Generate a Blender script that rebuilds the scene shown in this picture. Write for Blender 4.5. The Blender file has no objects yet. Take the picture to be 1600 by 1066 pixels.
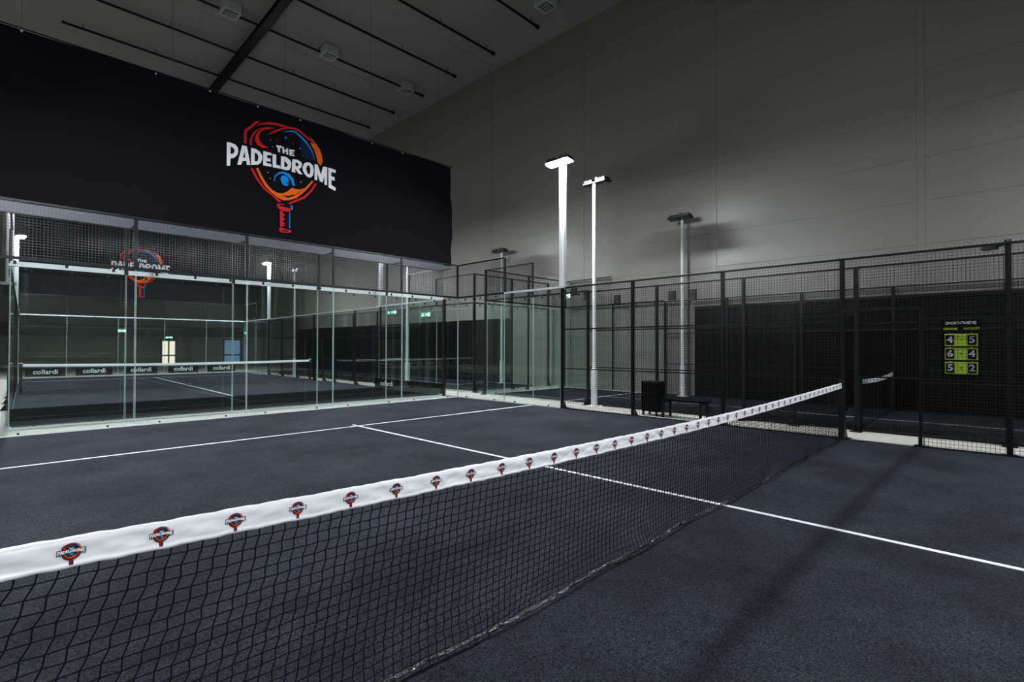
import bpy, math, random
import numpy as np
from mathutils import Matrix, Vector, Euler

random.seed(7)
scene = bpy.context.scene
COL = scene.collection
R = math.radians

# ------------------------------------------------------------------ camera, world, exposure
cam_d = bpy.data.cameras.new('camera')
cam = bpy.data.objects.new('camera', cam_d)
COL.objects.link(cam)
cam_d.sensor_fit = 'HORIZONTAL'
cam_d.sensor_width = 36.0
cam_d.lens = 796.23 / 1600.0 * 36.0
cam_d.clip_start = 0.05
cam_d.clip_end = 200
YAW, PIT, ROL = 0.7984, 0.0116, 0.0017
Fv = Vector((math.sin(YAW) * math.cos(PIT), math.cos(YAW) * math.cos(PIT), math.sin(PIT)))
Rv = Vector((math.cos(YAW), -math.sin(YAW), 0))
Uv = Rv.cross(Fv)
R2 = Rv * math.cos(ROL) + Uv * math.sin(ROL)
U2 = Uv * math.cos(ROL) - Rv * math.sin(ROL)
cm = Matrix((R2, U2, -Fv)).transposed().to_4x4()
cm.translation = (-4.9544, -1.9958, 1.5328)
cam.matrix_world = cm
scene.camera = cam

world = bpy.data.worlds.new('hall_dark')
scene.world = world
world.use_nodes = True
world.node_tree.nodes['Background'].inputs[0].default_value = (0.6, 0.7, 1.0, 1)
world.node_tree.nodes['Background'].inputs[1].default_value = 0.001

scene.view_settings.view_transform = 'Standard'
scene.view_settings.look = 'None'
scene.view_settings.gamma = 1.0
scene.view_settings.use_curve_mapping = False
scene.view_settings.exposure = 0.0
cy = scene.cycles
cy.use_denoising = True
cy.max_bounces = 10
cy.diffuse_bounces = 5
cy.glossy_bounces = 5
cy.transparent_max_bounces = 40
cy.sample_clamp_indirect = 4.0
cy.caustics_reflective = False
cy.caustics_refractive = False

LED_STRENGTH = 1650.0        # radiance of a lit floodlight panel
LED_COLOUR = (0.91, 0.96, 1.0)

# ------------------------------------------------------------------ materials
MATS = {}


def newmat(name):
    m = bpy.data.materials.new(name)
    m.use_nodes = True
    MATS[name] = m
    nt = m.node_tree
    return m, nt, nt.nodes['Principled BSDF']


def plain(name, col, rough=0.5, metal=0.0, var=0.0, scale=20.0, bump=0.0, spec=0.5, emit=0.0, ecol=None):
    m, nt, b = newmat(name)
    b.inputs['Base Color'].default_value = (*col, 1)
    b.inputs['Roughness'].default_value = rough
    b.inputs['Metallic'].default_value = metal
    b.inputs['Specular IOR Level'].default_value = spec
    if emit:
        b.inputs['Emission Color'].default_value = (*(ecol or col), 1)
        b.inputs['Emission Strength'].default_value = emit
    if var or bump:
        tc = nt.nodes.new('ShaderNodeTexCoord')
        nz = nt.nodes.new('ShaderNodeTexNoise')
        nz.inputs['Scale'].default_value = scale
        nz.inputs['Detail'].default_value = 6
        nt.links.new(tc.outputs['Object'], nz.inputs['Vector'])
        if var:
            mx = nt.nodes.new('ShaderNodeMix')
            mx.data_type = 'RGBA'
            mx.inputs[6].default_value = (*[c * (1 - var) for c in col], 1)
            mx.inputs[7].default_value = (*[min(1, c * (1 + var)) for c in col], 1)
            nt.links.new(nz.outputs[0], mx.inputs[0])
            nt.links.new(mx.outputs[2], b.inputs['Base Color'])
        if bump:
            bp = nt.nodes.new('ShaderNodeBump')
            bp.inputs['Strength'].default_value = bump
            bp.inputs['Distance'].default_value = 0.01
            nt.links.new(nz.outputs[0], bp.inputs['Height'])
            nt.links.new(bp.outputs[0], b.inputs['Normal'])
    return m


def turf_material(name, c0, c1):
    m, nt, b = newmat(name)
    N = nt.nodes.new
    L = nt.links.new
    tc = N('ShaderNodeTexCoord')
    fine = N('ShaderNodeTexNoise')
    fine.inputs['Scale'].default_value = 120
    fine.inputs['Detail'].default_value = 3
    big = N('ShaderNodeTexNoise')
    big.inputs['Scale'].default_value = 0.9
    big.inputs['Detail'].default_value = 5
    big.inputs['Roughness'].default_value = 0.62
    for n in (fine, big):
        L(tc.outputs['Object'], n.inputs['Vector'])
    r1 = N('ShaderNodeMapRange')
    r1.inputs[1].default_value = 0.33
    r1.inputs[2].default_value = 0.68
    L(fine.outputs[0], r1.inputs[0])
    mx = N('ShaderNodeMix')
    mx.data_type = 'RGBA'
    mx.inputs[6].default_value = (*c0, 1)
    mx.inputs[7].default_value = (*c1, 1)
    L(r1.outputs[0], mx.inputs[0])
    # worn, sand-dusted patches
    r2 = N('ShaderNodeMapRange')
    r2.inputs[1].default_value = 0.35
    r2.inputs[2].default_value = 0.72
    r2.inputs[3].default_value = 0.62
    r2.inputs[4].default_value = 1.55
    L(big.outputs[0], r2.inputs[0])
    mul = N('ShaderNodeMix')
    mul.data_type = 'RGBA'
    mul.blend_type = 'MULTIPLY'
    mul.inputs[0].default_value = 1
    L(mx.outputs[2], mul.inputs[6])
    L(r2.outputs[0], mul.inputs[7])
    # sparse bright sand grains
    vo = N('ShaderNodeTexVoronoi')
    vo.inputs['Scale'].default_value = 70
    L(tc.outputs['Object'], vo.inputs['Vector'])
    r3 = N('ShaderNodeMapRange')
    r3.inputs[1].default_value = 0.10
    r3.inputs[2].default_value = 0.05
    r3.inputs[3].default_value = 0.0
    r3.inputs[4].default_value = 0.55
    L(vo.outputs['Distance'], r3.inputs[0])
    sp = N('ShaderNodeMix')
    sp.data_type = 'RGBA'
    sp.inputs[7].default_value = (0.22, 0.25, 0.27, 1)
    L(r3.outputs[0], sp.inputs[0])
    L(mul.outputs[2], sp.inputs[6])
    L(sp.outputs[2], b.inputs['Base Color'])
    b.inputs['Roughness'].default_value = 0.85
    b.inputs['Specular IOR Level'].default_value = 0.1
    bp = N('ShaderNodeBump')
    bp.inputs['Strength'].default_value = 0.7
    bp.inputs['Distance'].default_value = 0.006
    L(fine.outputs[0], bp.inputs['Height'])
    L(bp.outputs[0], b.inputs['Normal'])
    return m


def glass_material(name, tint):
    """Architectural pane: the entering face reflects by Fresnel, the light goes straight through."""
    m, nt, b = newmat(name)
    nt.nodes.remove(b)
    N = nt.nodes.new
    L = nt.links.new
    out = nt.nodes['Material Output']
    fr = N('ShaderNodeFresnel')
    fr.inputs['IOR'].default_value = 1.52
    k = N('ShaderNodeMath')
    k.operation = 'MULTIPLY'
    k.inputs[1].default_value = 1.75
    k.use_clamp = True
    L(fr.outputs[0], k.inputs[0])
    ge = N('ShaderNodeNewGeometry')
    inv = N('ShaderNodeMath')
    inv.operation = 'SUBTRACT'
    inv.inputs[0].default_value = 1.0
    L(ge.outputs['Backfacing'], inv.inputs[1])
    f = N('ShaderNodeMath')
    f.operation = 'MULTIPLY'
    L(k.outputs[0], f.inputs[0])
    L(inv.outputs[0], f.inputs[1])
    tr = N('ShaderNodeBsdfTransparent')
    tr.inputs[0].default_value = (*tint, 1)
    gl = N('ShaderNodeBsdfGlossy')
    gl.inputs['Color'].default_value = (0.93, 1, 0.97, 1)
    gl.inputs['Roughness'].default_value = 0.0
    mx = N('ShaderNodeMixShader')
    L(f.outputs[0], mx.inputs[0])
    L(tr.outputs[0], mx.inputs[1])
    L(gl.outputs[0], mx.inputs[2])
    L(mx.outputs[0], out.inputs[0])
    return m


def wall_panel_material(name, col):
    m, nt, b = newmat(name)
    N = nt.nodes.new
    L = nt.links.new
    tc = N('ShaderNodeTexCoord')
    nz = N('ShaderNodeTexNoise')
    nz.inputs['Scale'].default_value = 1.3
    nz.inputs['Detail'].default_value = 4
    L(tc.outputs['Object'], nz.inputs['Vector'])
    mx = N('ShaderNodeMix')
    mx.data_type = 'RGBA'
    mx.inputs[6].default_value = (*[c * .93 for c in col], 1)
    mx.inputs[7].default_value = (*[c * 1.05 for c in col], 1)
    L(nz.outputs[0], mx.inputs[0])
    L(mx.outputs[2], b.inputs['Base Color'])
    wv = N('ShaderNodeTexWave')        # fine horizontal micro-ribs of the sandwich panel
    wv.bands_direction = 'Z'
    wv.inputs['Scale'].default_value = 6.0
    L(tc.outputs['Object'], wv.inputs['Vector'])
    bp = N('ShaderNodeBump')
    bp.inputs['Strength'].default_value = 0.18
    bp.inputs['Distance'].default_value = 0.006
    L(wv.outputs['Fac'], bp.inputs['Height'])
    L(bp.outputs[0], b.inputs['Normal'])
    b.inputs['Roughness'].default_value = 0.33
    return m


def emitter(name, col, strength):
    m, nt, b = newmat(name)
    nt.nodes.remove(b)
    e = nt.nodes.new('ShaderNodeEmission')
    e.inputs[0].default_value = (*col, 1)
    e.inputs[1].default_value = strength
    nt.links.new(e.outputs[0], nt.nodes['Material Output'].inputs[0])
    return m


turf_material('turf', (0.0016, 0.0020, 0.0032), (0.0385, 0.0430, 0.0555))
plain('line', (0.80, 0.82, 0.84), 0.8, var=0.06, scale=60, bump=0.3)
plain('concrete', (0.50, 0.485, 0.44), 0.75, var=0.16, scale=5, bump=0.05)
wall_panel_material('wall_panel', (0.262, 0.252, 0.232))
plain('ceiling_paint', (0.40, 0.39, 0.37), 0.8, var=0.05, scale=0.6)
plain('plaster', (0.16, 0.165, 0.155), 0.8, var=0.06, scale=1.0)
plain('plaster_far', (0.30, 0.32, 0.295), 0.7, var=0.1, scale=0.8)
plain('black_steel', (0.004, 0.004, 0.0045), 0.45, var=0.2, scale=14, spec=0.3)
plain('black_wire', (0.006, 0.006, 0.0065), 0.28, spec=0.7)
plain('wire_tip', (0.45, 0.46, 0.47), 0.4, 0.3)
plain('black_board', (0.0018, 0.0018, 0.0021), 0.75, var=0.2, scale=4, spec=0.08)
plain('white_steel', (0.78, 0.80, 0.82), 0.4, var=0.03, scale=8)
plain('galvanised', (0.62, 0.64, 0.66), 0.4, 0.2, var=0.1, scale=16)
plain('grey_beam', (0.085, 0.092, 0.108), 0.5, var=0.06, scale=4)
glass_material('glass', (0.95, 0.978, 0.968))
plain('glass_edge', (0.42, 0.50, 0.50), 0.3)
plain('net_cord', (0.0025, 0.0025, 0.003), 0.8, spec=0.15)
plain('vinyl', (0.88, 0.88, 0.90), 0.38, var=0.02, scale=10)
plain('foot_band', (0.012, 0.012, 0.014), 0.2, var=0.5, scale=60, bump=1.0, spec=0.9)
plain('banner_cloth', (0.0045, 0.0042, 0.0058), 0.85, var=0.12, scale=3, bump=0.04, spec=0.08)
for n, c in dict(red=(0.56, 0.014, 0.022), bred=(0.72, 0.012, 0.015), orange=(0.80, 0.13, 0.008), blue=(0.008, 0.26, 0.72),
                 navy=(0.006, 0.012, 0.045), white=(0.90, 0.90, 0.93), black=(0.004, 0.004, 0.005)).items():
    plain('print_' + n, c, 0.7, spec=0.12)
plain('logo_dark', (0.012, 0.014, 0.022), 0.5)
emitter('led_on', LED_COLOUR, LED_STRENGTH)
plain('led_off', (0.02, 0.021, 0.022), 0.3)
plain('housing', (0.012, 0.012, 0.013), 0.45)
plain('housing_grey', (0.06, 0.062, 0.065), 0.5, spec=0.2)
emitter('exit_green', (0.16, 0.80, 0.52), 1.1)
emitter('exit_white', (0.75, 1.0, 0.92), 4.0)
emitter('door_light', (0.95, 0.78, 0.70), 1.5)
emitter('door_blue', (0.30, 0.50, 0.80), 0.4)
plain('board_yellow', (0.25, 0.37, 0.015), 0.5, var=0.1, scale=12)
plain('digit', (0.36, 0.35, 0.44), 0.6)
plain('text_white', (0.75, 0.77, 0.78), 0.6)
plain('vent_white', (0.62, 0.63, 0.63), 0.5)
plain('dark_grey', (0.04, 0.04, 0.045), 0.6)
plain('joint_grey', (0.09, 0.088, 0.082), 0.7)
plain('cord', (0.12, 0.12, 0.12), 0.7)

# ------------------------------------------------------------------ mesh helpers


class MB:
    """Collects boxes, bars and polygons for one mesh."""

    def __init__(self):
        self.v, self.f, self.m = [], [], []

    def box(self, x0, x1, y0, y1, z0, z1, mi=0):
        n = len(self.v)
        self.v += [(x0, y0, z0), (x1, y0, z0), (x1, y1, z0), (x0, y1, z0), (x0, y0, z1), (x1, y0, z1), (x1, y1, z1), (x0, y1, z1)]
        for q in ((0, 3, 2, 1), (4, 5, 6, 7), (0, 1, 5, 4), (1, 2, 6, 5), (2, 3, 7, 6), (3, 0, 4, 7)):
            self.f.append(tuple(n + i for i in q))
            self.m.append(mi)
        return self

    def bevel_box(self, x0, x1, y0, y1, z0, z1, c, mi=0):
        """Box whose vertical (z) edges are chamfered."""
        pts = [(x0 + c, y0), (x1 - c, y0), (x1, y0 + c), (x1, y1 - c), (x1 - c, y1), (x0 + c, y1), (x0, y1 - c), (x0, y0 + c)]
        return self.prism(pts, z0, z1, mi)

    def prism(self, pts, z0, z1, mi=0):
        n, k = len(self.v), len(pts)
        self.v += [(x, y, z0) for x, y in pts] + [(x, y, z1) for x, y in pts]
        for i in range(k):
            j = (i + 1) % k
            self.f.append((n + i, n + j, n + k + j, n + k + i))
            self.m.append(mi)
        self.f += [tuple(n + i for i in reversed(range(k))), tuple(n + k + i for i in range(k))]
        self.m += [mi, mi]
        return self

    def bar(self, p0, p1, r0, r1=None, n=6, mi=0, cap=True):
        r1 = r0 if r1 is None else r1
        p0, p1 = Vector(p0), Vector(p1)
        d = (p1 - p0).normalized()
        a = d.orthogonal().normalized()
        b = d.cross(a)
        s = len(self.v)
        for p, r in ((p0, r0), (p1, r1)):
            for i in range(n):
                t = 2 * math.pi * i / n + math.pi / n
                self.v.append(tuple(p + a * (r * math.cos(t)) + b * (r * math.sin(t))))
        for i in range(n):
            j = (i + 1) % n
            self.f.append((s + i, s + j, s + n + j, s + n + i))
            self.m.append(mi)
        if cap:
            self.f += [tuple(s + i for i in reversed(range(n))), tuple(s + n + i for i in range(n))]
            self.m += [mi, mi]
        return self

    def poly(self, pts, mi=0):
        n = len(self.v)
        self.v += [tuple(p) for p in pts]
        self.f.append(tuple(range(n, n + len(pts))))
        self.m.append(mi)
        return self

    def mesh(self, name, mats, smooth=False):
        me = bpy.data.meshes.new(name)
        me.from_pydata(self.v, [], self.f)
        for mt in (mats if isinstance(mats, (list, tuple)) else [mats]):
            me.materials.append(MATS[mt])
        me.polygons.foreach_set('material_index', self.m)
        if smooth:
            me.polygons.foreach_set('use_smooth', [True] * len(me.polygons))
        me.update()
        return me

    def build(self, name, mats, parent=None, loc=(0, 0, 0), rot=(0, 0, 0), smooth=False):
        return put(name, self.mesh(name, mats, smooth), parent, loc, rot)


def put(name, data, parent=None, loc=(0, 0, 0), rot=(0, 0, 0)):
    o = bpy.data.objects.new(name, data)
    COL.objects.link(o)
    o.location = loc
    o.rotation_euler = rot
    o.parent = parent
    return o


def thing(name, label, cat, loc=(0, 0, 0), rz=0.0, group=None):
    o = put(name, None, None, loc, (0, 0, rz))
    o.empty_display_size = 0.1
    o['label'] = label
    o['category'] = cat
    if group:
        o['group'] = group
    return o


def tag(o, label, cat, group=None):
    o['label'] = label
    o['category'] = cat
    if group:
        o['group'] = group
    return o


def structure(o, label, cat):
    o['kind'] = 'structure'
    o['label'] = label
    o['category'] = cat
    return o


def copy_tree(o, parent=None):
    c = o.copy()
    COL.objects.link(c)
    c.parent = parent
    for ch in list(o.children):
        copy_tree(ch, c)
    return c


CACHE = {}


def cached(key, fn):
    if key not in CACHE:
        CACHE[key] = fn()
    return CACHE[key]


def text_mesh(s, size, mat, bold=0.0, align='CENTER', depth=0.0, sx=1.0):
    key = ('text', s, size, mat, bold, align, depth, sx)

    def make():
        cu = bpy.data.curves.new('lettering', 'FONT')
        cu.body = s
        cu.size = size
        cu.align_x = align
        cu.align_y = 'CENTER'
        cu.offset = bold
        cu.extrude = depth
        cu.resolution_u = 3
        o = bpy.data.objects.new('lettering', cu)
        COL.objects.link(o)
        dg = bpy.context.evaluated_depsgraph_get()
        me = bpy.data.meshes.new_from_object(o.evaluated_get(dg))
        bpy.data.objects.remove(o)
        bpy.data.curves.remove(cu)
        me.materials.clear()
        me.materials.append(MATS[mat])
        if sx != 1.0:
            for v in me.vertices:
                v.co.x *= sx
        return me
    return cached(key, make)

LOGO = [
 ('red', [(-0.89,0.52), (-0.89,0.81), (-0.84,0.89), (-0.74,0.99), (-0.66,1.10), (-0.53,1.15), (-0.58,1.11), (-0.70,0.96), (-0.83,0.82), (-0.84,0.54)]),
 ('red', [(-0.64,1.00), (-0.53,1.10), (-0.33,1.19), (-0.12,1.22), (0.07,1.21), (0.16,1.22), (0.02,1.16), (-0.15,1.16), (-0.33,1.13), (-0.50,1.08)]),
 ('red', [(-0.38,0.87), (-0.23,1.02), (-0.03,1.14), (0.11,1.21), (0.27,1.24), (0.39,1.21), (0.52,1.14), (0.63,1.07), (0.74,1.00), (0.71,0.99), (0.59,1.03), (0.47,1.11), (0.34,1.17), (0.24,1.19), (0.09,1.16), (-0.05,1.09), (-0.20,0.98)]),
 ('bred', [(-0.20,1.08), (-0.37,1.05), (-0.50,0.99), (-0.59,0.88), (-0.65,0.76), (-0.65,0.64), (-0.59,0.56), (-0.49,0.53), (-0.35,0.57), (-0.44,0.59), (-0.53,0.64), (-0.57,0.73), (-0.56,0.84), (-0.50,0.94), (-0.37,1.01)]),
 ('red', [(-0.76,0.52), (-0.77,0.62), (-0.73,0.75), (-0.66,0.88), (-0.53,0.99), (-0.37,1.06), (-0.50,1.00), (-0.61,0.90), (-0.69,0.76), (-0.73,0.63), (-0.72,0.53)]),
 ('navy', [(0.38,0.98), (0.52,0.91), (0.65,0.77), (0.74,0.61), (0.77,0.54), (0.60,0.53), (0.43,0.58), (0.41,0.74)]),
 ('blue', [(-0.04,1.03), (0.16,1.14), (0.27,1.16), (0.41,1.09), (0.56,0.98), (0.69,0.81), (0.76,0.61), (0.77,0.54), (0.73,0.64), (0.66,0.78), (0.53,0.93), (0.38,1.05), (0.25,1.12), (0.14,1.10)]),
 ('orange', [(0.60,1.14), (0.70,1.07), (0.83,0.95), (0.89,0.87), (0.94,0.75), (0.97,0.56), (0.91,0.45), (0.84,0.52), (0.81,0.64), (0.75,0.81), (0.64,0.97), (0.76,0.98)]),
 ('red', [(-0.75,-0.02), (-0.62,-0.25), (-0.44,-0.45), (-0.26,-0.55), (-0.11,-0.67), (-0.03,-0.66), (-0.13,-0.59), (-0.25,-0.52), (-0.41,-0.42), (-0.58,-0.22), (-0.70,-0.01)]),
 ('orange', [(-0.63,0.01), (-0.54,-0.18), (-0.41,-0.37), (-0.26,-0.49), (-0.13,-0.57), (0.01,-0.61), (0.15,-0.58), (0.32,-0.49), (0.52,-0.29), (0.74,0.01), (0.69,0.02), (0.54,-0.19), (0.39,-0.35), (0.23,-0.47), (0.11,-0.53), (-0.03,-0.50), (0.11,-0.48), (0.29,-0.41), (0.43,-0.30), (0.52,-0.20), (0.39,-0.27), (0.29,-0.27), (0.21,-0.26), (0.11,-0.37), (-0.01,-0.45), (-0.13,-0.46), (-0.26,-0.41), (-0.38,-0.30), (-0.48,-0.16), (-0.58,0.03)]),
 ('red', [(0.82,-0.03), (0.70,-0.25), (0.52,-0.46), (0.36,-0.56), (0.17,-0.67), (0.11,-0.67), (0.25,-0.57), (0.48,-0.43), (0.65,-0.24), (0.78,-0.02)]),
 ('blue', [(-0.22,-0.19), (-0.20,-0.06), (-0.10,0.05), (0.00,0.09), (0.14,0.07), (0.25,-0.04), (0.28,-0.21), (0.23,-0.20), (0.18,-0.08), (0.09,0.01), (-0.01,0.04), (-0.12,-0.01), (-0.18,-0.09), (-0.20,-0.19)]),
 ('blue', [(-0.07,-0.10), (-0.03,-0.02), (0.04,0.00), (0.11,-0.03), (0.14,-0.13), (0.04,-0.19), (0.14,-0.17), (0.11,-0.23), (0.04,-0.25), (-0.03,-0.20)]),
 ('red', [(-0.14,-0.72), (0.01,-0.70), (0.06,-0.71), (-0.08,-0.74), (-0.08,-0.77), (0.06,-0.77), (0.19,-0.78), (0.17,-0.86), (0.01,-0.87), (-0.09,-0.84), (-0.13,-0.79)]),
 ('red', [(-0.07,-0.87), (0.01,-0.88), (-0.02,-0.90), (0.05,-0.97), (-0.01,-1.01), (0.05,-1.08), (-0.02,-1.12), (0.06,-1.18), (-0.02,-1.22), (0.06,-1.23), (-0.06,-1.27)]),
 ('red', [(-0.07,-1.29), (-0.02,-1.28), (0.05,-1.31), (0.19,-1.31), (0.20,-1.36), (0.15,-1.38), (-0.02,-1.40), (-0.09,-1.35)]),
 ('black', [(-0.04,-1.33), (0.13,-1.33), (0.13,-1.36), (-0.01,-1.37)]),
 ('blue', [(0.15,-0.87), (0.17,-0.88), (0.17,-1.27), (0.15,-1.26)]),
 ('blue', [(0.17,-0.70), (0.23,-0.70), (0.23,-0.80), (0.19,-0.80), (0.20,-0.75)]),
 ('white', [(-0.32,0.76), (-0.31,0.78), (-0.30,0.77), (-0.31,0.75)]),
 ('red', [(-0.17,0.82), (-0.16,0.84), (-0.14,0.83), (-0.16,0.80)]),
 ('blue', [(0.02,0.92), (0.05,0.96), (0.08,0.93), (0.05,0.89)]),
 ('orange', [(0.21,0.82), (0.22,0.84), (0.24,0.83), (0.22,0.81)]),
 ('white', [(-0.27,0.61), (-0.26,0.63), (-0.25,0.62), (-0.26,0.61)]),
 ('white', [(-0.37,-0.03), (-0.36,-0.01), (-0.34,-0.02), (-0.36,-0.04)]),
 ('white', [(-0.32,-0.15), (-0.31,-0.14), (-0.30,-0.15), (-0.31,-0.16)]),
 ('white', [(0.38,0.75), (0.40,0.77), (0.41,0.76), (0.40,0.74)]),
 ('white', [(0.40,-0.08), (0.42,-0.06), (0.43,-0.07), (0.42,-0.09)]),
 ('white', [(0.45,-0.02), (0.45,-0.01), (0.46,-0.02), (0.45,-0.03)]),
 ('white', [(-1.25,0.45), (-1.16,0.46), (-1.07,0.44), (-1.02,0.39), (-1.01,0.29), (-1.04,0.20), (-1.10,0.13), (-1.17,0.10), (-1.18,-0.07), (-1.25,-0.09)]),
 ('black', [(-1.17,0.37), (-1.12,0.36), (-1.09,0.32), (-1.09,0.27), (-1.12,0.22), (-1.17,0.20)]),
 ('white', [(-0.93,0.47), (-0.83,0.47), (-0.75,0.05), (-0.83,0.04), (-0.84,0.13), (-0.92,0.10), (-0.95,0.01), (-1.03,-0.01)]),
 ('black', [(-0.88,0.34), (-0.86,0.20), (-0.91,0.18)]),
 ('white', [(-0.74,0.46), (-0.64,0.46), (-0.54,0.42), (-0.49,0.34), (-0.49,0.26), (-0.52,0.17), (-0.59,0.10), (-0.74,0.06)]),
 ('black', [(-0.66,0.37), (-0.61,0.36), (-0.58,0.31), (-0.58,0.24), (-0.60,0.18), (-0.66,0.16)]),
 ('white', [(-0.47,0.46), (-0.28,0.46), (-0.28,0.40), (-0.38,0.39), (-0.38,0.32), (-0.30,0.32), (-0.30,0.25), (-0.39,0.24), (-0.39,0.19), (-0.28,0.20), (-0.28,0.13), (-0.47,0.12)]),
 ('white', [(-0.26,0.45), (-0.17,0.45), (-0.17,0.21), (-0.07,0.21), (-0.07,0.14), (-0.25,0.13)]),
 ('white', [(-0.06,0.45), (0.06,0.46), (0.15,0.41), (0.19,0.34), (0.18,0.24), (0.14,0.16), (0.08,0.14), (-0.06,0.14)]),
 ('black', [(0.02,0.38), (0.07,0.37), (0.10,0.31), (0.10,0.25), (0.06,0.21), (0.02,0.21)]),
 ('white', [(0.21,0.44), (0.33,0.46), (0.42,0.43), (0.45,0.37), (0.43,0.29), (0.37,0.24), (0.46,0.12), (0.36,0.12), (0.30,0.21), (0.28,0.21), (0.29,0.13), (0.20,0.13)]),
 ('black', [(0.29,0.39), (0.34,0.38), (0.37,0.35), (0.34,0.30), (0.29,0.29)]),
 ('white', [(0.46,0.30), (0.49,0.40), (0.56,0.46), (0.65,0.46), (0.72,0.40), (0.74,0.29), (0.72,0.16), (0.66,0.09), (0.58,0.09), (0.51,0.15), (0.47,0.22)]),
 ('black', [(0.55,0.30), (0.58,0.38), (0.62,0.39), (0.65,0.33), (0.65,0.22), (0.62,0.16), (0.58,0.18), (0.56,0.24)]),
 ('white', [(0.76,0.46), (0.84,0.46), (0.92,0.23), (0.98,0.45), (1.09,0.46), (1.09,-0.01), (1.02,0.00), (1.02,0.22), (0.97,0.04), (0.90,0.05), (0.83,0.24), (0.83,0.06), (0.76,0.06)]),
 ('white', [(1.12,0.46), (1.33,0.45), (1.33,0.37), (1.21,0.37), (1.20,0.26), (1.30,0.25), (1.30,0.16), (1.21,0.17), (1.21,0.03), (1.33,-0.01), (1.33,-0.10), (1.13,-0.05)]),
 ('white', [(-0.18,0.68), (-0.04,0.70), (-0.04,0.64), (-0.09,0.64), (-0.08,0.53), (-0.13,0.53), (-0.14,0.63), (-0.16,0.63)]),
 ('white', [(-0.03,0.68), (0.01,0.69), (0.01,0.62), (0.06,0.63), (0.06,0.67), (0.11,0.68), (0.11,0.53), (0.07,0.52), (0.06,0.59), (0.02,0.58), (0.02,0.53), (-0.02,0.53)]),
 ('white', [(0.14,0.67), (0.26,0.68), (0.26,0.64), (0.19,0.63), (0.19,0.61), (0.24,0.61), (0.25,0.58), (0.19,0.58), (0.19,0.55), (0.26,0.56), (0.26,0.53), (0.14,0.52)]),
]

# ------------------------------------------------------------------ the hall
WX, CZ = 10.5, 13.7          # right wall plane, ceiling height
X0, Y0, Y1 = -14.0, -14.0, 46.0
fl = MB().box(X0, WX, Y0, Y1, -0.2, 0.0).build('floor', 'concrete')
structure(fl, 'pale concrete floor showing between the dark courts', 'floor')
ce = MB().box(X0, WX, Y0, Y1, CZ, CZ + 0.2).build('ceiling', 'ceiling_paint')
structure(ce, 'plain grey hall ceiling above the black pipes', 'ceiling')
for i, y in enumerate(np.arange(Y0 + 3.2, Y1, 4.95)):
    MB().box(X0, WX, y - 0.03, y + 0.03, CZ - 0.012, CZ + 0.01).build('ceiling_joint', 'ceiling_paint', ce)
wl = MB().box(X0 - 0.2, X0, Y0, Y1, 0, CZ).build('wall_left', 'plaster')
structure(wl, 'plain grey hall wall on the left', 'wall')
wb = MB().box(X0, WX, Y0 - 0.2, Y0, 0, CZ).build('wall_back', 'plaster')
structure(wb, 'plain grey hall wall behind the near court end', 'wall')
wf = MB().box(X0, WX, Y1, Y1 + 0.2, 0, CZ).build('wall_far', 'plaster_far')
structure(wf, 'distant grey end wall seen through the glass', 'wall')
MB().box(X0, WX, Y1 - 0.25, Y1, 2.3, 3.1).build('dark_ledge', 'dark_grey', wf)

wr = MB().box(WX, WX + 0.2, Y0, Y1, 0, CZ).build('wall_right', 'joint_grey')
structure(wr, 'tall light grey wall of long ribbed panels on the right', 'wall')
PW, PH = 4.95, 1.035


def wall_panel(w, h):
    c = 0.006
    b = MB()
    b.prism([(-0.03, c), (-0.03 + c, 0), (0, 0), (0, w), (-0.03 + c, w), (-0.03, w - c)], 0, h)
    return b.mesh('panel', 'wall_panel')


zs = [0.0] + [0.88 + PH * k for k in range(13) if 0.88 + PH * k < CZ - 0.1] + [CZ]
ys = [4.42 + PW * k for k in range(-4, 10)]
for a, b in zip(ys[:-1], ys[1:]):
    a0, b0 = max(a, Y0) + 0.004, min(b, Y1) - 0.004
    if b0 - a0 < 0.1:
        continue
    for z0, z1 in zip(zs[:-1], zs[1:]):
        h, w = round(z1 - z0 - 0.006, 3), round(b0 - a0, 3)
        put('panel', cached(('wp', w, h), lambda: wall_panel(w, h)), wr, (WX, a0, z0 + 0.003))
for y in ys:
    if Y0 < y < Y1:
        MB().bevel_box(WX - 0.045, WX - 0.02, y - 0.08, y + 0.08, 0, CZ, 0.008).build('joint_cover', 'wall_panel', wr)
# black cladding on the lower wall, near part
k = 0
for y in np.arange(5.0, -13.0, -2.0):
    MB().box(WX - 0.115, WX - 0.05, y - 1.985, y, 0.0, 2.75).build('black_panel', 'black_board', wr)
for y in np.arange(13.0, 34.0, 2.0):
    MB().box(WX - 0.115, WX - 0.05, y, y + 1.985, 0.0, 2.75).build('black_panel', 'black_board', wr)
MB().box(WX - 0.12, WX - 0.05, -13, 5.02, 2.76, 2.80).build('cladding_cap', 'black_steel', wr)

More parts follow.
